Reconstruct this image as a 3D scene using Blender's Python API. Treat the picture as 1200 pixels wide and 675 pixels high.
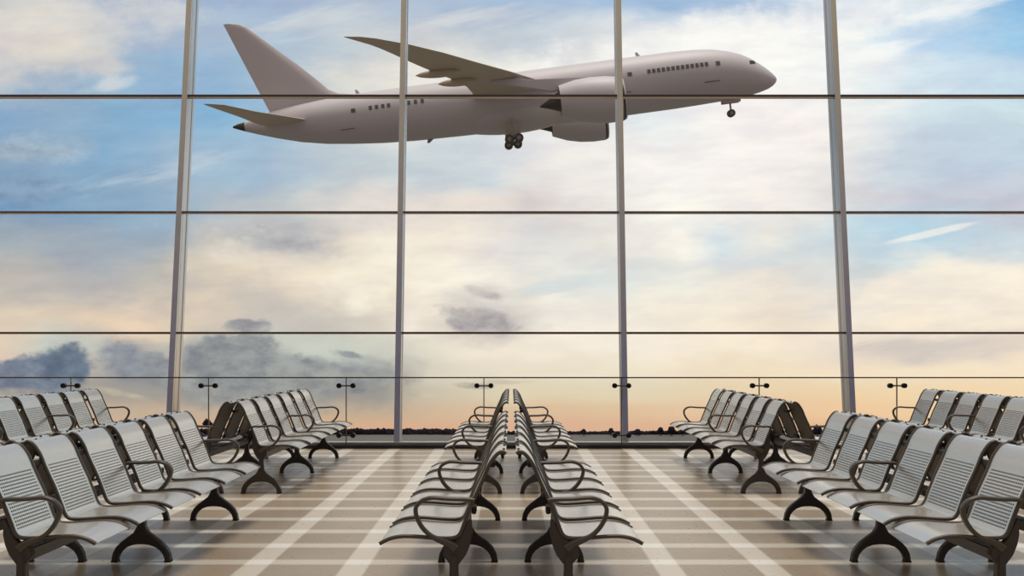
import bpy, bmesh, math, random
from mathutils import Vector, Matrix
random.seed(7)
for o in list(bpy.data.objects):
    bpy.data.objects.remove(o, do_unlink=True)
scene = bpy.context.scene
COL = scene.collection
PI = math.pi

# ------------------------------------------------------------ camera
F = 1300.0                       # focal length in pixels of the 1200 px wide frame
cam_d = bpy.data.cameras.new('camera')
cam = bpy.data.objects.new('camera', cam_d); COL.objects.link(cam)
cam.location = (0, 0, 1.4); cam.rotation_euler = (PI/2, 0, 0)
cam_d.sensor_width = 36; cam_d.lens = 36*F/1200
cam_d.shift_x = 1/1200; cam_d.shift_y = (411-337.5)/1200
cam_d.clip_end = 3000; cam_d.clip_start = .05
scene.camera = cam
scene.view_settings.view_transform = 'Standard'
scene.view_settings.look = 'None'
scene.view_settings.gamma = 1
scene.view_settings.use_curve_mapping = False
scene.view_settings.exposure = 0.0
SUN_STRENGTH = 2.0
WORLD_STRENGTH = 1.0

# ------------------------------------------------------------ world (procedural cloudy evening sky)
def lin(c):
    return tuple(((v/255)/12.92 if v/255 <= .04045 else ((v/255+.055)/1.055)**2.4) for v in c)
SKY = [
 (0, [(0,205,205,205),(60,217,214,210),(130,176,190,210),(200,158,178,208),(300,163,183,212),(400,175,190,212),(500,178,194,215),(600,170,195,220),(700,163,190,222),(800,160,190,222),(890,180,203,228),(960,215,226,238),(1020,228,233,240),(1100,228,234,240),(1160,160,200,232),(1200,128,184,228)]),
 (45, [(0,222,215,208),(70,224,217,208),(125,208,209,210),(170,172,188,210),(300,176,195,214),(400,192,204,214),(500,212,213,214),(600,198,208,218),(700,212,218,224),(790,240,240,240),(900,252,250,246),(980,238,243,244),(1050,195,220,242),(1150,180,212,238),(1200,162,205,236)]),
 (85, [(0,196,200,205),(60,188,195,205),(130,166,187,209),(200,148,182,213),(300,163,191,215),(390,222,220,214),(500,236,231,223),(650,240,236,230),(760,248,245,242),(900,252,250,248),(1000,246,247,246),(1100,212,229,241),(1200,196,219,236)]),
 (130, [(0,138,174,206),(60,148,177,203),(130,138,178,209),(200,136,179,213),(260,138,182,215),(350,170,196,216),(450,228,227,222),(650,224,232,236),(750,228,235,238),(850,250,245,242),(930,250,242,238),(1000,242,242,240),(1100,214,229,237),(1200,204,225,232)]),
 (190, [(0,128,158,188),(60,145,173,198),(120,135,174,207),(200,164,190,211),(260,162,189,211),(320,166,189,210),(400,192,204,212),(480,202,212,217),(560,208,218,223),(650,240,235,232),(700,246,241,235),(800,252,247,243),(900,250,244,239),(980,236,233,230),(1050,203,214,226),(1200,194,210,226)]),
 (235, [(0,112,152,192),(80,134,168,196),(200,152,179,202),(260,182,191,199),(350,206,209,208),(450,230,221,215),(550,234,223,215),(620,224,214,210),(700,236,231,225),(800,252,249,240),(900,249,242,235),(1000,223,221,222),(1100,203,207,219),(1200,203,204,216)]),
 (280, [(0,163,174,183),(100,163,174,186),(200,162,177,190),(260,206,201,192),(330,186,185,187),(400,228,216,202),(460,248,237,218),(550,242,231,220),(620,223,221,220),(700,233,228,221),(800,252,246,235),(850,213,225,231),(900,236,232,224),(1000,200,221,231),(1080,184,216,233),(1150,200,216,226),(1200,206,218,226)]),
 (330, [(0,197,190,180),(100,189,184,182),(200,194,189,180),(230,222,208,188),(300,227,213,194),(400,243,230,208),(460,248,237,215),(550,252,244,230),(620,241,236,224),(700,223,228,226),(800,241,239,228),(900,243,231,217),(1000,214,218,219),(1080,248,240,225),(1200,252,240,222)]),
 (375, [(0,228,209,187),(100,223,205,183),(150,244,217,188),(210,226,208,186),(260,212,199,184),(330,203,194,186),(400,206,199,188),(460,224,213,197),(500,248,237,220),(545,205,196,190),(565,190,184,182),(595,214,206,197),(650,248,240,226),(800,250,239,221),(900,243,228,208),(1000,247,233,213),(1200,250,237,217)]),
 (408, [(0,228,206,184),(60,202,206,196),(110,196,196,188),(150,154,157,163),(190,190,185,176),(230,154,155,160),(275,160,158,162),(330,207,207,194),(400,200,206,195),(460,216,213,197),(550,244,231,212),(650,250,239,220),(750,251,240,222),(900,252,237,214),(1000,236,220,204),(1080,214,203,194),(1200,236,220,204)]),
 (435, [(0,146,147,155),(50,102,116,138),(90,118,130,148),(108,194,187,174),(150,134,140,153),(220,145,146,153),(330,144,145,152),(420,145,147,152),(455,165,164,160),(500,222,213,194),(600,237,226,204),(750,243,230,206),(900,247,228,198),(1200,252,232,203)]),
 (460, [(0,165,159,156),(60,146,147,151),(110,166,160,152),(200,168,162,156),(260,144,145,149),(350,140,143,149),(450,165,161,153),(490,205,194,174),(600,233,218,188),(750,236,220,188),(850,241,218,183),(1000,249,220,178),(1200,253,225,183)]),
 (480, [(0,200,179,158),(200,205,181,157),(300,198,176,153),(450,205,181,153),(550,226,195,163),(700,231,200,163),(850,241,205,168),(1000,249,210,166),(1200,251,214,168)]),
 (500, [(0,216,180,148),(300,221,182,148),(500,226,180,148),(700,229,185,153),(900,236,190,153),(1200,243,200,158)]),
]
world = bpy.data.worlds.new('world'); scene.world = world; world.use_nodes = True
class NT:
    def __init__(s, nt): s.nt = nt; s.N = nt.nodes; s.L = nt.links
    def n(s, t, **k):
        x = s.N.new(t)
        for a, b in k.items(): setattr(x, a, b)
        return x
    def put(s, sock, v):
        if hasattr(v, 'is_output'): s.L.new(v, sock)
        elif v is not None: sock.default_value = v
    def m(s, op, a, b=None, c=None, clamp=False):
        x = s.n('ShaderNodeMath', operation=op, use_clamp=clamp)
        for i, v in enumerate((a, b, c)):
            if v is not None: s.put(x.inputs[i], v)
        return x.outputs[0]
    def mix(s, f, a, b, blend='MIX'):
        x = s.n('ShaderNodeMix', data_type='RGBA', blend_type=blend)
        s.put(x.inputs[0], f); s.put(x.inputs[6], a); s.put(x.inputs[7], b)
        return x.outputs[2]
    def ss(s, v, a, b, lo=0., hi=1.):
        x = s.n('ShaderNodeMapRange', interpolation_type='SMOOTHSTEP')
        s.put(x.inputs[0], v)
        for i, q in enumerate((a, b, lo, hi)): x.inputs[i+1].default_value = q
        return x.outputs[0]
    def noise(s, vec, scale, detail=4, rough=.55):
        x = s.n('ShaderNodeTexNoise'); s.put(x.inputs['Vector'], vec)
        x.inputs['Scale'].default_value = scale; x.inputs['Detail'].default_value = detail
        x.inputs['Roughness'].default_value = rough
        return x
    def comb(s, x, y, z):
        c = s.n('ShaderNodeCombineXYZ')
        for i, v in enumerate((x, y, z)): s.put(c.inputs[i], v)
        return c.outputs[0]
    def sep(s, v):
        c = s.n('ShaderNodeSeparateXYZ'); s.put(c.inputs[0], v); return c.outputs
w = NT(world.node_tree); w.N.clear()
X, Y, Z = w.sep(w.n('ShaderNodeTexCoord').outputs['Generated'])
yy = w.m('MAXIMUM', Y, .12)
u0 = w.m('DIVIDE', X, yy); v0 = w.m('DIVIDE', Z, yy)          # tangent of azimuth and of elevation
nv = w.comb(w.m('MULTIPLY', u0, 1.0), w.m('MULTIPLY', v0, 2.2), 0.)
wn = w.noise(nv, 9., 6, .6)
wr, wg, wb = w.sep(wn.outputs['Color'])
damp = w.ss(v0, -.06, .02, .25, 1.)
u = w.m('ADD', u0, w.m('MULTIPLY', w.m('SUBTRACT', wr, .5), w.m('MULTIPLY', damp, .11)))
v = w.m('ADD', v0, w.m('MULTIPLY', w.m('SUBTRACT', wg, .5), w.m('MULTIPLY', damp, .075)))
fac = w.m('MULTIPLY_ADD', u, F/1200, .5, clamp=True)
col = None
for py, stops in SKY:
    r = w.n('ShaderNodeValToRGB'); e = r.color_ramp.elements
    while len(e) > 1: e.remove(e[-1])
    for i, (px, *c) in enumerate(stops):
        el = e[0] if i == 0 else e.new(px/1200)
        el.position = px/1200; el.color = (*lin(c), 1)
    w.put(r.inputs[0], fac)
    vt = (411-py)/F
    if col is None: col = r.outputs[0]
    else: col = w.mix(w.ss(v, vp, vt), col, r.outputs[0])
    vp = vt
# single clouds: x, y, half width, half height (px at the horizon scale), tilt, colour, opacity, raggedness, wispy?
CLOUDS = [
 (105, 22, 120, 30, .1, (228,224,218), .55, .9, 0), (60, 70, 90, 26, .05, (226,216,206), .6, .9, 0), (128, 100, 30, 7, .2, (205,214,220), .8, .7, 0),
 (372, 24, 60, 13, .2, (208,214,219), .8, .8, 1), (560, 20, 60, 10, .1, (222,222,222), .6, .8, 1), (865, 52, 190, 36, .12, (253,251,247), .85, .9, 0),
 (1110, 12, 75, 12, .2, (243,245,246), .85, .9, 1), (1010, 70, 70, 9, .35, (250,250,248), .7, .8, 1), (1035, 125, 80, 7, .3, (245,245,243), .6, .8, 1),
 (145, 212, 72, 11, .22, (193,207,217), .75, .9, 1), (215, 192, 55, 9, .2, (190,206,218), .6, .9, 1), (40, 178, 60, 14, 0., (170,184,196), .6, .9, 0), (30, 225, 60, 16, .1, (136,158,182), .6, .9, 0),
 (330, 285, 75, 20, -.12, (182,182,185), .7, .8, 0), (300, 350, 90, 18, -.35, (200,193,186), .5, .8, 0), (375, 320, 120, 18, -.25, (246,232,212), .6, .8, 0),
 (1100, 271, 48, 4, .22, (238,240,236), .9, .5, 1), (1110, 345, 120, 28, .1, (251,239,222), .85, .9, 0), (1010, 318, 30, 8, .1, (200,208,212), .7, .7, 0), (1080, 405, 85, 9, 0., (211,201,193), .8, .8, 1),
 (556, 372, 38, 12, -.1, (181,174,172), .95, .9, 0), (572, 345, 20, 5, -.3, (198,190,186), .8, .8, 0), (660, 335, 50, 8, .15, (216,225,224), .7, .8, 1), (880, 305, 60, 12, .1, (216,226,230), .6, .8, 1),
 (455, 315, 60, 40, .3, (251,243,224), .8, .7, 0), (330, 402, 130, 16, 0., (206,208,196), .7, .8, 0),
 (72, 431, 38, 21, 0., (108,122,138), 1., .75, 0), (10, 440, 34, 14, 0., (122,130,146), 1., .75, 0), (140, 414, 24, 12, 0., (152,156,162), .95, .8, 0), (158, 432, 34, 22, 0., (140,145,152), 1., .75, 0), (196, 440, 30, 20, 0., (150,152,154), 1., .7, 0),
 (255, 432, 40, 30, 0., (152,154,154), 1., .75, 0), (282, 418, 34, 20, 0., (146,149,150), 1., .8, 0), (330, 446, 66, 24, 0., (146,149,150), 1., .7, 0), (405, 446, 60, 16, 0., (150,152,151), 1., .75, 0), (330, 470, 100, 14, 0., (160,158,154), .8, .7, 0),
 (284, 381, 20, 7, 0., (156,156,160), .9, .9, 0), (305, 384, 16, 3, 0., (170,168,168), .8, .9, 0), (412, 416, 19, 5, -.2, (150,153,154), .9, .8, 0), (438, 425, 14, 5, -.2, (160,162,160), .8, .8, 0),
 (58, 458, 20, 9, 0., (128,138,152), .8, .8, 0), (20, 462, 40, 5, 0., (182,175,160), .7, .8, 0), (150, 462, 60, 5, -.2, (192,180,160), .7, .8, 0), (548, 452, 26, 4, -.05, (186,176,162), .9, .8, 0), (500, 463, 18, 3, 0., (190,178,160), .8, .8, 0), (590, 448, 30, 3, 0., (205,194,174), .7, .8, 0), (445, 455, 22, 7, 0., (168,165,158), .8, .8, 0),
]
cn = w.noise(w.comb(u0, w.m('MULTIPLY', v0, 1.3), 7.), 17., 7, .62).outputs[0]
cwp = w.comb(w.m('MULTIPLY_ADD', v0, -1.2, u0), w.m('MULTIPLY_ADD', v0, 4.5, w.m('MULTIPLY', u0, -1.)), 11.)
cw = w.noise(cwp, 14., 7, .62).outputs[0]
puff = w.ss(w.noise(w.comb(u0, w.m('MULTIPLY_ADD', v0, 1.6, .012), 9.), 26., 7, .6).outputs[0], .32, .68, .74, 1.34)
puff = w.comb(puff, puff, w.m('MULTIPLY_ADD', puff, .75, .25))
for (cx, cy, rx, ry, tilt, cc, op, rag, wis) in CLOUDS:
    a = w.m('MULTIPLY', w.m('SUBTRACT', u0, (cx-599)/F), F); b = w.m('MULTIPLY', w.m('SUBTRACT', v0, (411-cy)/F), F)
    ct, sn = math.cos(tilt), math.sin(tilt)
    p = w.m('DIVIDE', w.m('ADD', w.m('MULTIPLY', a, ct), w.m('MULTIPLY', b, sn)), rx)
    q = w.m('DIVIDE', w.m('SUBTRACT', w.m('MULTIPLY', b, ct), w.m('MULTIPLY', a, sn)), ry)
    d = w.m('SQRT', w.m('ADD', w.m('MULTIPLY', p, p), w.m('MULTIPLY', q, q)))
    d = w.m('ADD', d, w.m('MULTIPLY', w.m('SUBTRACT', cw if wis else cn, .5), -5.*rag))
    col = w.mix(w.ss(d, 1.45, .75 if op > .89 else .2, 0., op), col, w.mix(1., (*lin(cc), 1), puff, 'MULTIPLY') if (cc[0] < 200 and not wis) else (*lin(cc), 1))
# finer cloud streaks
st = w.noise(w.comb(w.m('ADD', u0, w.m('MULTIPLY', v0, -.8)), w.m('MULTIPLY', v0, 3.4), 3.), 14., 8, .62).outputs[0]
st = w.ss(st, .3, .7, -1., 1.)
amp = w.ss(v0, -.06, .05, .0, .07)
gain = w.m('MULTIPLY_ADD', st, amp, 1.)
col = w.mix(1., col, w.comb(gain, gain, w.m('MULTIPLY_ADD', st, w.m('MULTIPLY', amp, .6), 1.)), 'MULTIPLY')
# the rest of the dome: pale blue overhead, hazy behind, brown earth far below
side = w.mix(w.ss(Z, .12, .55), (*lin((150,132,110)), 1), (*lin((205,200,192)), 1))
back = w.mix(w.ss(Z, .30, .55), (*lin((86,90,136)), 1), (*lin((196,182,150)), 1))
up = w.mix(w.ss(w.m('ABSOLUTE', X), .35, .75), back, side)
up = w.mix(w.ss(Z, .6, .9), up, (*lin((206,205,204)), 1))
col = w.mix(w.ss(Z, .34, .75), col, (*lin((204,206,210)), 1))
col = w.mix(w.ss(Y, .02, .16), up, col)
col = w.mix(w.ss(Z, -.10, -.2), col, (*lin((126,108,86)), 1))
world.cycles.sampling_method = 'MANUAL'; world.cycles.sample_map_resolution = 512
bg = w.n('ShaderNodeBackground'); w.put(bg.inputs[0], col); bg.inputs[1].default_value = WORLD_STRENGTH
w.L.new(bg.outputs[0], w.n('ShaderNodeOutputWorld').inputs[0])

sun_d = bpy.data.lights.new('sun', 'SUN'); sun_d.energy = SUN_STRENGTH; sun_d.angle = math.radians(16)
sun_d.color = (1, .95, .86)
sun = bpy.data.objects.new('sun', sun_d); COL.objects.link(sun)
sun.rotation_euler = (math.radians(-3), math.radians(3), 0); sun.location = (0, 5, 30)

# ------------------------------------------------------------ helpers
def mat(name, color, rough=.5, metal=0., spec=.5):
    m = bpy.data.materials.new(name); m.use_nodes = True
    b = m.node_tree.nodes['Principled BSDF']
    b.inputs['Base Color'].default_value = (*lin(color), 1)
    b.inputs['Roughness'].default_value = rough; b.inputs['Metallic'].default_value = metal
    b.inputs['Specular IOR Level'].default_value = spec
    t = NT(m.node_tree)                              # a little procedural wear in every material
    n = t.noise(t.n('ShaderNodeTexCoord').outputs['Object'], 7., 4)
    c = lin(color)
    t.L.new(t.mix(n.outputs[0], (*[q*.93 for q in c], 1), (*[min(1, q*1.07) for q in c], 1)), b.inputs['Base Color'])
    t.L.new(t.m('MULTIPLY_ADD', n.outputs[0], .08, max(0.02, rough-.04)), b.inputs['Roughness'])
    return m
def obj(name, bm, m, parent=None, smooth=True, angle=None):
    me = bpy.data.meshes.new(name); bm.normal_update(); bm.to_mesh(me); bm.free()
    me.materials.append(m)
    if smooth:
        me.polygons.foreach_set('use_smooth', [True]*len(me.polygons))
        try: me.set_sharp_from_angle(angle=math.radians(angle or 38))
        except Exception: pass
    o = bpy.data.objects.new(name, me); COL.objects.link(o)
    if parent: o.parent = parent
    return o
def tag(o, label=None, cat=None, group=None, kind=None):
    if label: o['label'] = label
    if cat: o['category'] = cat
    if group: o['group'] = group
    if kind: o['kind'] = kind
    return o
def thing(name, loc, label=None, cat=None, group=None, kind=None):
    o = bpy.data.objects.new(name, None); COL.objects.link(o); o.location = loc
    o.empty_display_size = .2
    return tag(o, label, cat, group, kind)
def copy_tree(o, parent=None, kids=None):
    c = o.copy(); COL.objects.link(c)
    if parent: c.parent = parent
    for ch in list(o.children): copy_tree(ch, c)
    return c
def box(bm, x0, x1, y0, y1, z0, z1, bev=0):
    r = bmesh.ops.create_cube(bm, size=1)
    vs = r['verts']
    for q in vs:
        q.co = Vector(((x0+x1)/2+q.co.x*(x1-x0), (y0+y1)/2+q.co.y*(y1-y0), (z0+z1)/2+q.co.z*(z1-z0)))
    if bev:
        es = list({e for q in vs for e in q.link_edges})
        bmesh.ops.bevel(bm, geom=es, offset=bev, segments=2, affect='EDGES', clamp_overlap=True)
    return bm
def catmull(pts, n=6):
    out = []
    P = [pts[0]]+list(pts)+[pts[-1]]
    for i in range(1, len(P)-2):
        a, b, c, d = [Vector(q) for q in P[i-1:i+3]]
        for k in range(n):
            t = k/n
            out.append(.5*((2*b)+(c-a)*t+(2*a-5*b+4*c-d)*t*t+(3*b-a-3*c+d)*t**3))
    out.append(Vector(pts[-1])); return out
def sweep(bm, path, wdt, th, y0=0., sharp=.3):
    """strap of width wdt (along Y) and thickness th swept along a path in the XZ plane"""
    P = [Vector((p[0], p[1])) for p in path]; rings = []
    for i, p in enumerate(P):
        t = (P[min(i+1, len(P)-1)]-P[max(i-1, 0)]).normalized(); nn = Vector((-t.y, t.x))
        W = wdt(i/(len(P)-1)) if callable(wdt) else wdt
        T = th(i/(len(P)-1)) if callable(th) else th
        k = sharp*min(W, T)
        sec = [(-W/2, -T/2+k), (-W/2+k, -T/2), (W/2-k, -T/2), (W/2, -T/2+k), (W/2, T/2-k), (W/2-k, T/2), (-W/2+k, T/2), (-W/2, T/2-k)]
        rings.append([bm.verts.new((p.x+nn.x*b, y0+a, p.y+nn.y*b)) for a, b in sec])
    for a, b in zip(rings, rings[1:]):
        for i in range(8): bm.faces.new((a[i], a[(i+1) % 8], b[(i+1) % 8], b[i]))
    bm.faces.new(rings[0]); bm.faces.new(list(reversed(rings[-1])))
    bmesh.ops.recalc_face_normals(bm, faces=bm.faces)
    return bm
def prism(bm, poly, y0, y1, bev=0):
    """outline in XZ extruded along Y"""
    a = [bm.verts.new((x, y0, z)) for x, z in poly]; b = [bm.verts.new((x, y1, z)) for x, z in poly]
    n = len(poly)
    bm.faces.new(a); bm.faces.new(list(reversed(b)))
    for i in range(n): bm.faces.new((a[i], b[i], b[(i+1) % n], a[(i+1) % n]))
    bmesh.ops.recalc_face_normals(bm, faces=bm.faces)
    if bev: bmesh.ops.bevel(bm, geom=list(bm.edges), offset=bev, segments=2, affect='EDGES', clamp_overlap=True)
    return bm
def cyl(bm, p0, p1, r0, r1=None, seg=20):
    p0, p1 = Vector(p0), Vector(p1); d = p1-p0
    r = bmesh.ops.create_cone(bm, cap_ends=True, segments=seg, radius1=r0, radius2=r0 if r1 is None else r1, depth=d.length)
    M = Matrix.Translation((p0+p1)/2) @ d.to_track_quat('Z', 'Y').to_matrix().to_4x4()
    bmesh.ops.transform(bm, matrix=M, verts=r['verts']); return bm
def loft(bm, rings, caps=True):
    V = [[bm.verts.new(p) for p in r] for r in rings]; n = len(V[0])
    for a, b in zip(V, V[1:]):
        for i in range(n): bm.faces.new((a[i], a[(i+1) % n], b[(i+1) % n], b[i]))
    if caps: bm.faces.new(V[0]); bm.faces.new(list(reversed(V[-1])))
    bmesh.ops.recalc_face_normals(bm, faces=bm.faces); return bm

# ------------------------------------------------------------ materials
M_frame = mat('bronze_lacquer', (72, 64, 54), .42, .35)
M_leg = mat('dark_cast_metal', (56, 49, 41), .42, .3)
M_seatback = mat('shade_toned_seat_back', (112, 101, 86), .45, .3)  # rear of the steel panel, shade put in as a darker colour
M_alu = mat('brushed_aluminium', (196, 192, 186), .3, .95)
M_transom = mat('bronze_transom', (96, 82, 70), .4, .6)
M_lit_underside = mat('painted_lit_underside', (222, 208, 192), .35)
M_black = mat('black_rubber', (18, 16, 15), .6)
M_ledge = mat('sill_metal', (176, 170, 160), .35, .6)
M_knob = mat('dark_clamp_steel', (34, 32, 32), .35, .7)
M_plane = mat('aircraft_white_paint', (206, 198, 202), .5)
M_wing = mat('aircraft_wing_grey', (200, 186, 170), .5)
M_dark = mat('dark_grey_metal', (62, 56, 50), .45, .3)
M_glassdark = mat('dark_cabin_glass', (84, 82, 88), .25)
M_line = mat('door_outline_grey', (120, 114, 114), .5)
M_tyre = mat('tyre_rubber', (92, 85, 78), .7)
M_hub = mat('wheel_hub_grey', (165, 158, 150), .4, .4)
M_leaf = mat('distant_foliage', (40, 36, 44), 1., 0, .0)
M_bark = mat('bark', (60, 50, 44), .9)

def seat_material():
    m = bpy.data.materials.new('perforated_satin_steel'); m.use_nodes = True
    t = NT(m.node_tree); b = m.node_tree.nodes['Principled BSDF']
    b.inputs['Metallic'].default_value = .75; b.inputs['Specular IOR Level'].default_value = .3
    uu, vv, _ = t.sep(t.n('ShaderNodeTexCoord').outputs['UV'])          # metres across, metres along
    n = t.noise(t.comb(uu, t.m('MULTIPLY', vv, 12.), 0.), 14., 2)
    t.L.new(t.mix(n.outputs[0], (.68, .62, .535, 1), (.72, .66, .57, 1)), b.inputs['Base Color'])
    t.L.new(t.m('MULTIPLY_ADD', n.outputs[0], .04, .24), b.inputs['Roughness'])
    PU, PV = .0215, .0185
    a = t.m('ABSOLUTE', t.m('SUBTRACT', t.m('FRACT', t.m('DIVIDE', uu, PU)), .5))
    c = t.m('ABSOLUTE', t.m('SUBTRACT', t.m('FRACT', t.m('DIVIDE', vv, PV)), .5))
    d = t.m('SQRT', t.m('ADD', t.m('POWER', t.m('MULTIPLY', a, PU/.0088), 2.), t.m('POWER', t.m('MULTIPLY', c, PV/.0058), 2.)))
    hole = t.m('MULTIPLY', t.ss(d, 1.05, .9), t.m('MULTIPLY', t.m('MULTIPLY', t.m('GREATER_THAN', vv, SEAT_V0), t.m('LESS_THAN', vv, SEAT_V1)),
              t.m('MULTIPLY', t.m('GREATER_THAN', uu, .043), t.m('LESS_THAN', uu, .457))))
    steel = b.inputs['Base Color'].links[0].from_socket
    t.L.new(t.mix(hole, steel, (.05, .042, .034, 1)), b.inputs['Base Color'])
    t.L.new(t.m('MULTIPLY_ADD', hole, -.75, .75), b.inputs['Metallic'])
    return m

# ------------------------------------------------------------ floor
def floor_material():
    m = bpy.data.materials.new('polished_floor_with_painted_light_bands'); m.use_nodes = True
    t = NT(m.node_tree); b = m.node_tree.nodes['Principled BSDF']
    co = t.n('ShaderNodeTexCoord').outputs['Object']; x, y, z = t.sep(co)
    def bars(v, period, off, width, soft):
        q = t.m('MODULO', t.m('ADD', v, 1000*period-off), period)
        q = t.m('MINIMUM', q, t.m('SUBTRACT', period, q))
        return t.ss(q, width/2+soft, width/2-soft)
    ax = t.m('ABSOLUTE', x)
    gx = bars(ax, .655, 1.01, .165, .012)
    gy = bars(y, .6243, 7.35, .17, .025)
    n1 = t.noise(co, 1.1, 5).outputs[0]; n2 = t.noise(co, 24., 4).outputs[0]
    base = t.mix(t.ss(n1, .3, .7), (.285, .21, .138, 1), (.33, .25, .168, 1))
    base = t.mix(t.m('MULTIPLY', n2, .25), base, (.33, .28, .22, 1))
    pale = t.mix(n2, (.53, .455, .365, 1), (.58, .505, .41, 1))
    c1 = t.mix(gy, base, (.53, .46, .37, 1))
    c2 = t.mix(gx, c1, t.mix(gy, pale, (.72, .68, .60, 1)))  # grid of light bands painted into the floor colour, brighter where they cross
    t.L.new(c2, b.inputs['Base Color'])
    t.L.new(t.m('MULTIPLY_ADD', n2, .10, .24), b.inputs['Roughness'])
    b.inputs['Specular IOR Level'].default_value = .27
    return m
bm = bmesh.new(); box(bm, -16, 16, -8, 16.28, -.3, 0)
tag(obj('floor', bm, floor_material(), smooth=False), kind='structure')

# ------------------------------------------------------------ window wall (leans outwards going up)
WY0, WK = 16.25, .158                       # foot distance and lean
def wy(z): return WY0 + WK*z
WTOP = 9.05
lean = math.atan(WK)
bm = bmesh.new(); box(bm, -16, 16, 16.0, 16.28, 0, .045, .004)
tag(obj('baseboard_window', bm, M_black), kind='structure')
bm = bmesh.new(); box(bm, -16, 16, 16.07, 16.28, .045, .072, .006)
tag(obj('trim_sill', bm, M_ledge), kind='structure')
def slant(bm):                              # shear a vertical piece so it leans with the glass
    for q in bm.verts: q.co.y += WK*q.co.z
    return bm
k = 0
for i in range(-3, 4):
    if i == 3: continue
    xc = (i+.5)*3.335
    k += 1
    bm = bmesh.new()
    prof = [(-.042, 0), (.042, 0), (.042, .02), (.030, .03), (.030, .30), (.038, .31), (.038, .40), (-.038, .40), (-.038, .31), (-.030, .30), (-.030, .03), (-.042, .02)]
    loft(bm, [[(xc+a, WY0-.10+b+WK*zz, zz) for a, b in prof] for zz in (.06, WTOP)])
    tag(obj('trim_mullion_%d' % k, bm, M_alu, smooth=False), kind='structure')
ZT = [-.16, 1.667, 3.494, 5.317, 7.14, 8.96]
for j, zt in enumerate(ZT[1:]):
    bm = bmesh.new(); y = wy(zt)
    hh = (.013, .013, .018, .02, .02)[j]
    box(bm, -16, 16, y-.055, y+.055, zt-hh, zt+hh, .003)
    tr_ = tag(obj('trim_transom_%d' % (j+1), bm, M_transom), kind='structure')
    bm = bmesh.new(); box(bm, -16, 16, y-.052, y+.052, zt-hh-.008, zt-hh, .002); obj('lit_underside_strip', bm, M_lit_underside, tr_)  # added pale strip, paints the transom's underside as if lit
def glass_material(name, tint, gloss):
    m = bpy.data.materials.new(name); m.use_nodes = True
    t = NT(m.node_tree); t.N.clear()
    tr = t.n('ShaderNodeBsdfTransparent'); tr.inputs[0].default_value = (*tint, 1)
    gl = t.n('ShaderNodeBsdfGlossy'); gl.inputs['Roughness'].default_value = .03
    fr = t.n('ShaderNodeFresnel'); fr.inputs[0].default_value = 1.35
    mx = t.n('ShaderNodeMixShader'); t.L.new(t.m('MULTIPLY', fr.outputs[0], gloss), mx.inputs[0])
    t.L.new(tr.outputs[0], mx.inputs[1]); t.L.new(gl.outputs[0], mx.inputs[2])
    t.L.new(mx.outputs[0], t.n('ShaderNodeOutputMaterial').inputs[0])
    return m
M_pane = glass_material('window_glass', (.985, .99, .99), .5)
M_rail = glass_material('balustrade_glass', (.985, .985, .98), .5)
for i in range(-2, 3):
    xa, xb = (i-.5)*3.335+.03, (i+.5)*3.335-.03
    wroot = thing('window_%d' % (i+3), (0, 0, 0), kind='structure')
    for j in range(len(ZT)-1):
        z0, z1 = max(ZT[j], .07)+.01, ZT[j+1]-.01
        bm = bmesh.new(); box(bm, xa, xb, WY0, WY0+.012, z0, z1); slant(bm)
        obj('pane', bm, M_pane, wroot, smooth=False)

# ------------------------------------------------------------ glass balustrade in front of the window
RY = 15.88
rail = thing('glass_balustrade', (0, RY, 0), 'low frameless glass balustrade with dark clamps standing in front of the window wall', 'balustrade')
xs = [-.39+1.97*i for i in range(-5, 6)]
bm = bmesh.new(); box(bm, xs[0], xs[-1], -.014, .014, 1.006, 1.024, .003); obj('top_rail', bm, M_transom, rail)
bm = bmesh.new(); box(bm, xs[0], xs[-1], -.03, .03, 0, .05, .004); obj('base_channel', bm, M_black, rail)
for a, b_ in zip(xs, xs[1:]):
    bm = bmesh.new(); box(bm, a+.008, b_-.008, -.006, .006, .045, 1.007); obj('glass_panel', bm, M_rail, rail, smooth=False)
for a in xs[1:-1]:
    bm = bmesh.new(); box(bm, a-.007, a+.007, -.009, .009, .045, 1.007); obj('joint_strip', bm, M_transom, rail, smooth=False)
    for zc in (.90, .19):
        bm = bmesh.new(); cyl(bm, (a-.1, -.02, zc), (a+.1, -.02, zc), .011)
        c = obj('clamp_bar', bm, M_dark, rail)
        for s in (-1, 1):
            bm = bmesh.new(); cyl(bm, (a+s*.1, -.055, zc), (a+s*.1, .02, zc), .036, seg=24)
            bmesh.ops.bevel(bm, geom=[e for e in bm.edges if e.calc_face_angle(0) > 1], offset=.006, segments=2, affect='EDGES')
            obj('clamp_disc', bm, M_knob, c)

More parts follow.
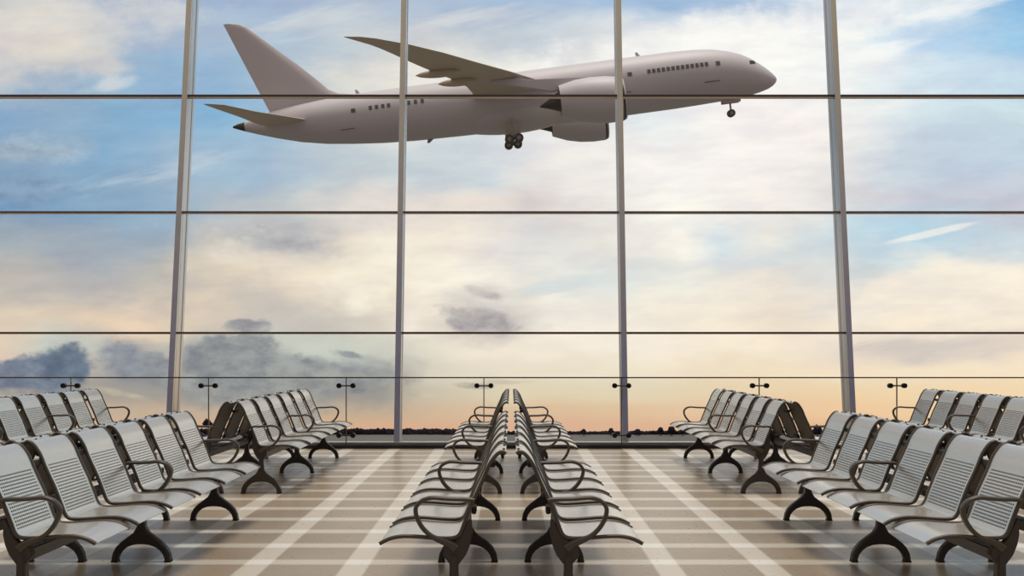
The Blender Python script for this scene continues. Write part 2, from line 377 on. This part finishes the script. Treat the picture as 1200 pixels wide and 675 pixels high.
# ------------------------------------------------------------ airport bench (faces +X, double row axis at x = 0, near end at y = 0)
PROF = [(.028, .868), (.047, .879), (.078, .862), (.115, .812), (.142, .745), (.170, .68), (.197, .62), (.220, .56), (.242, .50),
        (.257, .462), (.275, .438), (.305, .428), (.36, .427), (.43, .431), (.50, .436), (.57, .436), (.63, .424), (.68, .400)]
PROF = [(x*.967, z*1.018+.028*max(0, min(1, (.8-z)/.3))) for x, z in PROF]
PATH = catmull(PROF, 5)
S = [0.]
for a, b_ in zip(PATH, PATH[1:]): S.append(S[-1]+(b_-a).length)
def s_at_z(z):
    for i, p in enumerate(PATH):
        if i > 8 and p[1] < z: return S[i]
SEAT_V0, SEAT_V1 = s_at_z(.775), s_at_z(.50)
M_seat = seat_material()
SW, PITCH = .50, .628
BACKF = set()
def seat_bm():
    bm = bmesh.new(); uv = bm.loops.layers.uv.new('UVMap'); T = .005
    ys = [.012, .03, .25, .47, .488]
    info = {}
    def grid(off):
        G = []
        for i, p in enumerate(PATH):
            t = (PATH[min(i+1, len(PATH)-1)]-PATH[max(i-1, 0)]).normalized(); nn = Vector((-t.y, t.x))
            row = []
            for y in ys:
                q = bm.verts.new((p.x+nn.x*off, y, p.y+nn.y*off)); info[q] = (y, S[i]); row.append(q)
            G.append(row)
        return G
    A = grid(T/2); B = grid(-T/2); n, k = len(A), len(ys)
    for i in range(n-1):
        for j in range(k-1):
            bm.faces.new((A[i][j], A[i+1][j], A[i+1][j+1], A[i][j+1])); bm.faces.new((B[i][j], B[i][j+1], B[i+1][j+1], B[i+1][j]))
        bm.faces.new((A[i][0], B[i][0], B[i+1][0], A[i+1][0])); bm.faces.new((A[i][-1], A[i+1][-1], B[i+1][-1], B[i][-1]))
    for j in range(k-1):
        bm.faces.new((A[0][j], A[0][j+1], B[0][j+1], B[0][j])); bm.faces.new((A[-1][j], B[-1][j], B[-1][j+1], A[-1][j+1]))
    bmesh.ops.recalc_face_normals(bm, faces=bm.faces)
    bm.faces.index_update(); sb = {q for r in B for q in r}; BACKF.clear()
    BACKF.update(f.index for f in bm.faces if all(q in sb for q in f.verts))
    for f in bm.faces:
        for l in f.loops: l[uv].uv = info[l.vert]
    return bm
def leg_bm():
    cx = .286
    half = [(.022, .385), (.022, .29), (.028, .235), (.050, .196), (.090, .166), (.133, .134), (.168, .098), (.188, .058), (.195, .022), (.195, .0),
            (.156, .0), (.155, .022), (.145, .05), (.126, .076), (.098, .098), (.055, .114), (.02, .119)]
    poly = [(cx+a, z) for a, z in half]+[(cx-a, z) for a, z in reversed(half)]
    bm = bmesh.new(); prism(bm, poly, -.03, .03)
    es = [e for e in bm.edges if abs(e.verts[0].co.y-e.verts[1].co.y) < 1e-6]
    bmesh.ops.bevel(bm, geom=es, offset=.009, segments=3, affect='EDGES', clamp_overlap=True)
    return bm
ARM = [(.190, .628), (.23, .632), (.32, .634), (.40, .640), (.435, .636), (.468, .622), (.492, .594), (.494, .566), (.484, .534), (.462, .497),
       (.430, .465), (.395, .443), (.355, .428), (.315, .412), (.285, .39)]
ARM = [(x*.965, z*1.02+.012) for x, z in ARM]
def make_bench():
    t = thing('airport_bench', (0, 0, 0), cat='bench')
    first_seat = None
    frame_me = []
    for i in range(6):
        y = i*PITCH
        if first_seat is None:
            st = obj('seat', seat_bm(), M_seat, t, angle=60); first_seat = st
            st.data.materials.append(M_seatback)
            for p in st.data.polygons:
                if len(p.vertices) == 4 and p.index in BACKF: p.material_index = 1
            for yy_ in (0.006, .494):
                bm = sweep(bmesh.new(), PATH, .022, .019, yy_); f = obj('side_frame', bm, M_frame, st, angle=50); frame_me.append(f)
            for yb in (.13, .37): obj('top_clip', cyl(bmesh.new(), (.040, yb, .888), (.036, yb, .902), .008, .006, 10), M_leg, st)
        else:
            c = first_seat.copy(); COL.objects.link(c); c.parent = t; c.location = (0, y, 0)
            for ch in list(first_seat.children):
                d = ch.copy(); COL.objects.link(d); d.parent = c
    for i in range(5):                                                     # tie plates joining neighbouring seats
        y = i*PITCH+.5
        for q in ((.088, .122, .765, .795), (.19, .215, .51, .55)):
            bm = bmesh.new(); box(bm, q[0], q[1], y-.004, y+.132, q[2], q[3], .004); obj('tie_plate', bm, M_leg, t)
    for i, y in enumerate((.006, 1.82, 3.634)):
        wd = (.04, .06, .04)[i]
        bm = sweep(bmesh.new(), catmull(ARM, 5), wd, lambda s: .020 if s < .75 else .020+.03*(s-.75)/.25, y); obj('armrest', bm, M_frame, t, angle=50)
    bm = bmesh.new(); box(bm, .255, .325, .03, 3.61, .345, .410, .008); obj('beam', bm, M_leg, t)
    for y in (.02, 1.82, 3.62):
        l = obj('leg', leg_bm(), M_leg, t, angle=50); l.location = (0, y, 0)
        bm = bmesh.new(); prism(bm, [(.197, .555), (.208, .56), (.262, .452), (.29, .43), (.33, .425), (.345, .38), (.30, .325), (.262, .33), (.225, .38), (.205, .43), (.195, .48)], -.02, .02, .004)
        g = obj('bracket', bm, M_leg, t); g.location = (0, y, 0)
        for s in (-1, 1):
            bm = bmesh.new(); box(bm, .286+s*.176-.022, .286+s*.176+.022, -.033, .033, 0, .012, .003); obj('foot_pad', bm, M_black, l)
    return t
COLX = 2.735
NEAR, FAR = 5.54, 10.86
proto = make_bench()
plan = [  # column, row y, facing, label
 (0, NEAR, 1, 'nearer steel bench of the centre pair, the one facing right'),
 (0, NEAR, -1, 'nearer steel bench of the centre pair, the one facing left'),
 (0, FAR, 1, 'far centre steel bench facing right, just before the window, right of the middle gap'),
 (0, FAR, -1, 'far centre steel bench facing left, just before the window, left of the middle gap'),
 (-1, NEAR, 1, 'large front left steel bench facing the middle aisle, cut by the left picture edge'),
 (-1, NEAR, -1, 'near left steel bench turned away, backed against the large front left bench'),
 (-1, FAR, 1, 'far left steel bench showing all six seats, facing the middle aisle'),
 (-1, FAR, -1, 'far left steel bench seen from its dark back, behind the six seats facing the aisle'),
 (1, NEAR, -1, 'large front right steel bench facing the middle aisle, cut by the right picture edge'),
 (1, NEAR, 1, 'near right steel bench turned away, backed against the large front right bench'),
 (1, FAR, -1, 'far right steel bench showing all six seats, facing the middle aisle'),
 (1, FAR, 1, 'far right steel bench seen from its dark back, behind the six seats facing the aisle'),
 (-2, FAR, 1, 'outermost left steel bench at the left edge, backrests seen above the front bench'),
 (2, FAR, -1, 'outermost right steel bench at the right edge, backrests seen above the front bench'),
 (-2, FAR, -1, 'outer left steel bench turned away, glimpsed through gaps between the outermost left backrests'),
 (2, FAR, 1, 'outer right steel bench turned away, glimpsed through gaps between the outermost right backrests'),
]
for i, (c, ry, d, lab) in enumerate(plan):
    b_ = proto if i == 0 else copy_tree(proto)
    b_.location = (c*COLX, ry, 0); b_.scale = (d, 1, 1)
    tag(b_, lab, 'bench', 'perforated steel waiting benches')

# ------------------------------------------------------------ airliner
pl = thing('airliner', (0, 0, 0), 'white twin-engine airliner climbing with its wheels down, seen through the window', 'airplane')
D = 117.
pl.location = (311*D/F, D, 1.4+318*D/F)
cy_, sy_ = 1, 0
pr, rr = math.radians(7.4), math.radians(5)
Rx = Matrix(((1, 0, 0), (0, math.cos(rr), -math.sin(rr)), (0, math.sin(rr), math.cos(rr))))
Ry = Matrix(((math.cos(pr), 0, -math.sin(pr)), (0, 1, 0), (math.sin(pr), 0, math.cos(pr))))
pl.rotation_mode = 'QUATERNION'; pl.rotation_quaternion = (Ry @ Rx).to_quaternion()
# fuselage stations: x, top, bottom
ST = [(.02, .03, -.03), (-.12, .32, -.32), (-.45, .72, -.62), (-1.0, 1.25, -.88), (-1.8, 1.9, -1.1), (-2.7, 2.55, -1.27), (-3.7, 3.1, -1.38), (-5.0, 3.55, -1.48), (-6.5, 3.9, -1.55),
      (-8.5, 4.12, -1.62), (-11, 4.2, -1.68), (-16, 4.2, -1.72), (-22, 4.2, -1.76), (-28, 4.18, -1.74), (-34, 4.15, -1.62), (-38.5, 4.16, -1.5),
      (-42, 4.14, -1.3), (-45.2, 4.05, -.98), (-48, 3.93, -.62), (-50.5, 3.75, -.12), (-53, 3.45, .6), (-55, 3.0, 1.28), (-56.2, 2.68, 1.72)]
def ringx(x, zt, zb, n=40, sy=1.):
    c, r = (zt+zb)/2, (zt-zb)/2
    return [(x, math.cos(a)*min(r, 2.93)*sy, c+math.sin(a)*r) for a in [2*PI*i/n for i in range(n)]]
bm = bmesh.new(); loft(bm, [ringx(*s) for s in ST]); fus = obj('fuselage', bm, M_plane, pl, angle=60)
bm = bmesh.new(); loft(bm, [ringx(-56.15, 2.70, 1.70), ringx(-56.9, 2.6, 2.0), ringx(-57.45, 2.42, 2.24)]); obj('tail_cone', bm, M_dark, pl)
def surf_y(x, z, side=-1):
    for a, b_ in zip(ST, ST[1:]):
        if b_[0] <= x <= a[0]:
            f = (x-a[0])/(b_[0]-a[0]); zt = a[1]+(b_[1]-a[1])*f; zb = a[2]+(b_[2]-a[2])*f
            c, r = (zt+zb)/2, (zt-zb)/2
            return side*min(r, 2.93)*math.sqrt(max(0, 1-((z-c)/r)**2))
    return 0
def patch(bm, xa, xb, za, zb_, side=-1, n=3):
    """small plate lying on the fuselage skin"""
    A = []
    for i in range(n+1):
        for j in range(n+1):
            x = xa+(xb-xa)*i/n; z = za+(zb_-za)*j/n
            A.append((x, surf_y(x, z, side), z))
    for off in (.05,):
        top = [bm.verts.new((x, y+side*off, z)) for x, y, z in A]; bot = [bm.verts.new((x, y-side*.05, z)) for x, y, z in A]
        for i in range(n):
            for j in range(n):
                q = [i*(n+1)+j, (i+1)*(n+1)+j, (i+1)*(n+1)+j+1, i*(n+1)+j+1]
                bm.faces.new([top[k] for k in q])
        edge = [i*(n+1) for i in range(n+1)]+[n*(n+1)+j for j in range(1, n+1)]+[i*(n+1)+n for i in range(n-1, -1, -1)]+[j for j in range(n-1, 0, -1)]
        for a, b_ in zip(edge, edge[1:]+edge[:1]): bm.faces.new((top[a], top[b_], bot[b_], bot[a]))
    bmesh.ops.recalc_face_normals(bm, faces=bm.faces)
wx = [-7.7-.50*i for i in range(13)]+[-37.2, -37.9, -38.6, -39.3, -40.7, -41.3, -41.95, -42.6]
for side in (-1, 1):
    for x in wx:
        bm = bmesh.new(); patch(bm, x-.16, x+.16, 1.94, 2.34, side, 2); obj('cabin_window', bm, M_glassdark, fus)
for x in (-6.5, -15.7, -44.4):
    bm = bmesh.new(); patch(bm, x-.22, x+.22, 1.9, 2.3, -1, 2); obj('door_window', bm, M_glassdark, fus)
    bm = bmesh.new(); patch(bm, x-1.6, x-.1 if x < -40 else x+.0, .28, .36, -1, 3); obj('door_sill', bm, M_line, fus)
for side in (-1, 1):
    bm = bmesh.new(); patch(bm, -3.0, -2.35, 1.72, 2.1, side, 3); obj('cockpit_window', bm, M_black, fus)
for x, z in ((-13.9, 4.15), (-43.6, 4.05)):
    bm = bmesh.new(); prism(bm, [(x, z-.1), (x-.5, z-.1), (x-.62, z+.45), (x-.4, z+.5)], -.05, .05); obj('antenna', bm, M_plane, fus)
bm = bmesh.new(); prism(bm, [(-36.6, -1.5), (-37.3, -1.5), (-37.4, -1.9), (-37.15, -1.92)], -.05, .05); obj('antenna', bm, M_hub, fus)
bm = bmesh.new()
rings = []
for i in range(15):
    f = i/14; x = -20.5-14.5*f; r = math.sin(PI*min(1, max(0.02, f*.98+.01)))**.5
    rings.append([(x, math.cos(a)*3.0*r*.97, -.15+math.sin(a)*1.95*r) for a in [2*PI*q/28 for q in range(28)]])
loft(bm, rings); obj('belly_fairing', bm, M_plane, pl, angle=60)
def interp(tab, y):
    for a, b_ in zip(tab, tab[1:]):
        if a[0] <= y <= b_[0]: return a[1]+(b_[1]-a[1])*(y-a[0])/(b_[0]-a[0])
    return tab[-1][1] if y > tab[-1][0] else tab[0][1]
AF = [(0, 0), (.03, .42), (.12, .8), (.3, 1.), (.55, .8), (.8, .38), (1, .04), (1, -.04), (.8, -.25), (.55, -.5), (.3, -.62), (.12, -.55), (.03, -.3)]
def lifting(ys, LE, TE, z0, dz, th, side):
    rings = []
    for y in ys:
        le, te = interp(LE, y), interp(TE, y); c = le-te
        rings.append([(le-a*c, side*y, z0+dz*y+b_*th(y)*c) for a, b_ in AF])
    return loft(bmesh.new(), rings)
WLE = [(1.0, -22.4), (4.06, -24.24), (10.6, -27.93), (15.76, -31.07), (20.57, -33.9), (24.6, -36.6), (27.5, -39.0), (28.5, -40.1), (29.1, -41.25)]
WTE = [(1.0, -31.9), (5.2, -31.99), (7.74, -32.58), (10.8, -33.68), (15.0, -35.43), (19.3, -37.09), (22.4, -38.2), (25.5, -39.4), (28.5, -41.1), (29.1, -41.4)]
SLE = [(.3, -48.3), (1.48, -49.13), (8.24, -53.2), (12.6, -55.26), (13.8, -56.6)]
STE = [(.3, -53.5), (1.6, -53.84), (3.1, -54.39), (7.0, -55.18), (12.6, -56.6), (13.8, -56.85)]
def canoe(bm, x0, x1, y, z, r):
    rg = []
    for i in range(11):
        f = i/10; q = max(.04, math.sin(PI*f)**.6); rg.append([(x0+(x1-x0)*f, y+math.cos(a)*r*q*.7, z+.12*f+math.sin(a)*r*q) for a in [2*PI*k/12 for k in range(12)]])
    return loft(bm, rg)
for side in (-1, 1):
    wg = obj('wing', lifting([1, 2.5, 4.06, 7, 9, 10.8, 13, 15.4, 18, 20.57, 22.4, 24.6, 26, 27.5, 28.5, 29.1], WLE, WTE, 1.75, .08, lambda y: .062-.0008*y, side), M_wing, pl, angle=45)
    for (x0, x1, y) in ((-32.6, -36.9, 15.2), (-31.2, -35.1, 10.9)):
        obj('flap_fairing', canoe(bmesh.new(), x0, x1, side*y, 1.75+.08*y-.42, .40), M_wing, wg)
    obj('stabilizer', lifting([.3, 1.48, 3.1, 5, 7, 8.24, 10, 12.6, 13.4, 13.8], SLE, STE, 1.72, .08, lambda y: .045, side), M_wing, pl, angle=45)
    # engine
    en = None
    def er(x, zc, r): return [(x, side*9+math.cos(a)*r, zc+math.sin(a)*r) for a in [2*PI*k/36 for k in range(36)]]
    rg = [er(-19.2, -.95, 1.62), er(-17.55, -1.05, 1.72), er(-17.3, -1.06, 1.86), er(-17.35, -1.06, 1.98), er(-17.8, -1.04, 2.14), er(-19, -.94, 2.25), er(-20.5, -.82, 2.22), er(-22, -.68, 2.0), er(-23.6, -.52, 1.52), er(-23.6, -.52, 1.42), er(-22.6, -.56, 1.4)]
    en = obj('engine', loft(bmesh.new(), rg, caps=False), M_plane, pl, angle=50)
    obj('exhaust_cone', loft(bmesh.new(), [er(-22.6, -.55, 1.38), er(-23.7, -.55, .95), er(-24.6, -.66, .5), er(-25.6, -.8, .06)]), M_dark, en)
    bm = loft(bmesh.new(), [er(-17.38, -1.06, 1.88), er(-17.3, -1.06, 1.93), er(-17.42, -1.06, 2.0), er(-17.7, -1.05, 2.12)], caps=False); obj('intake_lip', bm, M_dark, en)
    bm = loft(bmesh.new(), [er(-18.8, -.95, 1.6), er(-19.0, -.95, 1.6)]); obj('fan', bm, M_black, en)
    bm = loft(bmesh.new(), [er(-18.8, -.95, .5), er(-18.3, -.98, .3), er(-18.05, -1., .05)]); obj('spinner', bm, M_hub, en)
    bm = bmesh.new(); prism(bm, [(-19.2, 1.15), (-21, 1.45), (-26.2, 1.9), (-27.5, 2.25), (-30, 2.3), (-30, 2.0), (-26.5, 1.1), (-24.2, .45), (-22.5, .6)], side*9-.22, side*9+.22, .08); obj('pylon', bm, M_plane, en)
    # main gear: bogie with two axles
    g = obj('main_gear', cyl(bmesh.new(), (-28.3, side*3.1, -.9), (-28.3, side*3.1, -2.86), .17), M_hub, pl)
    bm = bmesh.new(); box(bm, -28.9, -27.7, side*3.1-.14, side*3.1+.14, -3.02, -2.79, .05); obj('bogie_beam', bm, M_dark, g)
    bm = bmesh.new(); box(bm, -29.1, -27.5, side*2.35-.05, side*2.35+.05, -2.35, -1.2, .04); obj('gear_door', bm, M_wing, g)
    for x in (-28.82, -27.82):
        for o_ in (-.38, .38):
            yc = side*3.1+o_
            bm = bmesh.new(); cyl(bm, (x, yc-.17, -2.92), (x, yc+.17, -2.92), .46, seg=28)
            bmesh.ops.bevel(bm, geom=[e for e in bm.edges if e.calc_face_angle(0) > 1], offset=.09, segments=3, affect='EDGES')
            wl = obj('wheel', bm, M_tyre, g)
            bm = bmesh.new(); cyl(bm, (x, yc-.18, -2.92), (x, yc+.18, -2.92), .2); obj('wheel_hub', bm, M_hub, wl)
# fin
FLE = [(2.6, -42.0), (4.05, -43.9), (4.4, -45.66), (4.91, -46.85), (7.8, -49.68), (9.8, -51.82), (12.25, -54.43), (12.71, -54.99), (12.93, -56.0)]
FTE = [(2.6, -53.1), (3.4, -53.4), (12.86, -56.85), (12.93, -56.87)]
rg = []
for z in (3.2, 4.05, 4.4, 4.91, 6.3, 7.8, 9.8, 11.2, 12.25, 12.71, 12.93):
    le, te = interp(FLE, z), interp(FTE, z); c = le-te; h = min(.33, .05*c+.03)*(1 if z < 12.9 else .4)
    rg.append([(le-a*c, b_*h, z) for a, b_ in [(0, 0), (.04, .45), (.2, .9), (.4, 1), (.7, .6), (1, .08), (1, -.08), (.7, -.6), (.4, -1), (.2, -.9), (.04, -.45)]])
obj('tail_fin', loft(bmesh.new(), rg), M_plane, pl, angle=50)
ng = obj('nose_gear', cyl(bmesh.new(), (-5.15, 0, -1.3), (-5.15, 0, -2.85), .1), M_hub, pl)
bm = bmesh.new(); box(bm, -6.0, -4.1, -.5, -.42, -1.85, -1.3, .03); box(bm, -6.0, -4.1, .42, .5, -1.85, -1.3, .03); obj('gear_door', bm, M_wing, ng)
for o_ in (-.26, .26):
    bm = bmesh.new(); cyl(bm, (-5.15, o_-.13, -2.9), (-5.15, o_+.13, -2.9), .40, seg=26)
    bmesh.ops.bevel(bm, geom=[e for e in bm.edges if e.calc_face_angle(0) > 1], offset=.07, segments=3, affect='EDGES')
    wl = obj('wheel', bm, M_tyre, ng)
    bm = bmesh.new(); cyl(bm, (-5.15, o_-.14, -2.9), (-5.15, o_+.14, -2.9), .17); obj('wheel_hub', bm, M_hub, wl)

# ------------------------------------------------------------ airfield below the terminal's hill and trees on its far edge
GZ = -29.1
m = bpy.data.materials.new('airfield_grass'); m.use_nodes = True
t = NT(m.node_tree); b_ = m.node_tree.nodes['Principled BSDF']; b_.inputs['Roughness'].default_value = .95
co = t.n('ShaderNodeTexCoord').outputs['Object']; x_, y_, z_ = t.sep(co)
n = t.noise(t.comb(t.m('MULTIPLY', x_, .02), t.m('MULTIPLY', y_, .12), 0.), 1., 5)
t.L.new(t.mix(n.outputs[0], (.085, .08, .068, 1), (.15, .14, .115, 1)), b_.inputs['Base Color'])
bm = bmesh.new(); box(bm, -420, 420, 20, 415, GZ-1, GZ)
tag(obj('airfield_ground', bm, m, smooth=False), kind='structure')
def blob(bm, c, r, sx=1, sz=1, seed=0, sub=3):
    q = bmesh.ops.create_icosphere(bm, subdivisions=sub, radius=1)
    rnd = random.Random(seed); ph = [rnd.uniform(0, 6) for _ in range(6)]
    for v_ in q['verts']:
        p = v_.co; k = 1+.16*math.sin(5*p.x+ph[0])*math.sin(6*p.z+ph[1])+.10*math.sin(13*p.x+ph[2])*math.sin(12*p.z+ph[3])+.06*math.sin(23*p.y+ph[4]+19*p.x)
        v_.co = Vector((c[0]+p.x*r*sx*k, c[1]+p.y*r*k, c[2]+p.z*r*sz*k))
rnd = random.Random(3)
def px(x): return (x-599)*400/F
# continuous low wood
bm = bmesh.new()
xx = -300.
while xx < 300:
    scr = xx*F/404+599
    h = (2.0 if scr < 560 else 1.0)+rnd.uniform(0, .5)
    r = rnd.uniform(.7, 1.3)
    blob(bm, (xx, 404+rnd.uniform(-1, 1), GZ+h*.4), r, 1.3, max(.3, h*.6/r), rnd.random(), 1)
    xx += r*.8
box(bm, -300, 300, 403.5, 404.5, GZ, GZ+.7)
tag(obj('distant_woodland', bm, M_leaf), 'dark low woodland along the far edge of the airfield', 'woodland', kind='stuff')
trees = [
 (226, 493, 4.5, 'small dark round tree on the horizon just right of the left mullion'),
 (243, 490, 6, 'larger dark round tree on the horizon beside the far left balustrade joint'),
 (256, 497, 4, 'low dark tree on the horizon touching the far left bench back'),
 (684, 502, 4, 'low dark bush on the horizon left of the inner right mullion'),
 (716, 501, 4, 'small dark tree on the horizon at the left edge of the inner right mullion'),
 (747, 502, 5, 'flat dark tree on the horizon just right of the inner right mullion'),
 (774, 500, 4.5, 'narrow dark tree on the horizon between mullion and far right bench armrest'),
 (787, 499, 6, 'broad dark tree on the horizon under the far right bench armrest'),
 (800, 502, 4, 'low dark tree on the horizon behind the far right bench seats'),
 (958, 497, 7, 'dark tree on the horizon between far right bench back and near right bench'),
]
for i, (sx, top, w_, lab) in enumerate(trees):
    YT = 397.
    zt = 1.4-(top-411)*YT/F; r = w_*YT/F*.8; X0 = (sx-599)*YT/F
    hgt = zt-GZ
    tr = thing('distant_tree', (X0, YT, GZ), lab, 'tree', 'trees on the far edge of the airfield')
    bm = bmesh.new(); cyl(bm, (0, 0, 0), (0, 0, hgt*.6), .2, .1, 8); obj('trunk', bm, M_bark, tr)
    bm = bmesh.new(); blob(bm, (0, 0, hgt-r*.95), r*.8, 1.0, 1.0, i); blob(bm, (-r*.6, 0, hgt-r*1.45), r*.6, 1, .9, i+9); blob(bm, (r*.6, .3, hgt-r*1.5), r*.62, 1, .9, i+5)
    obj('crown', bm, M_leaf, tr)
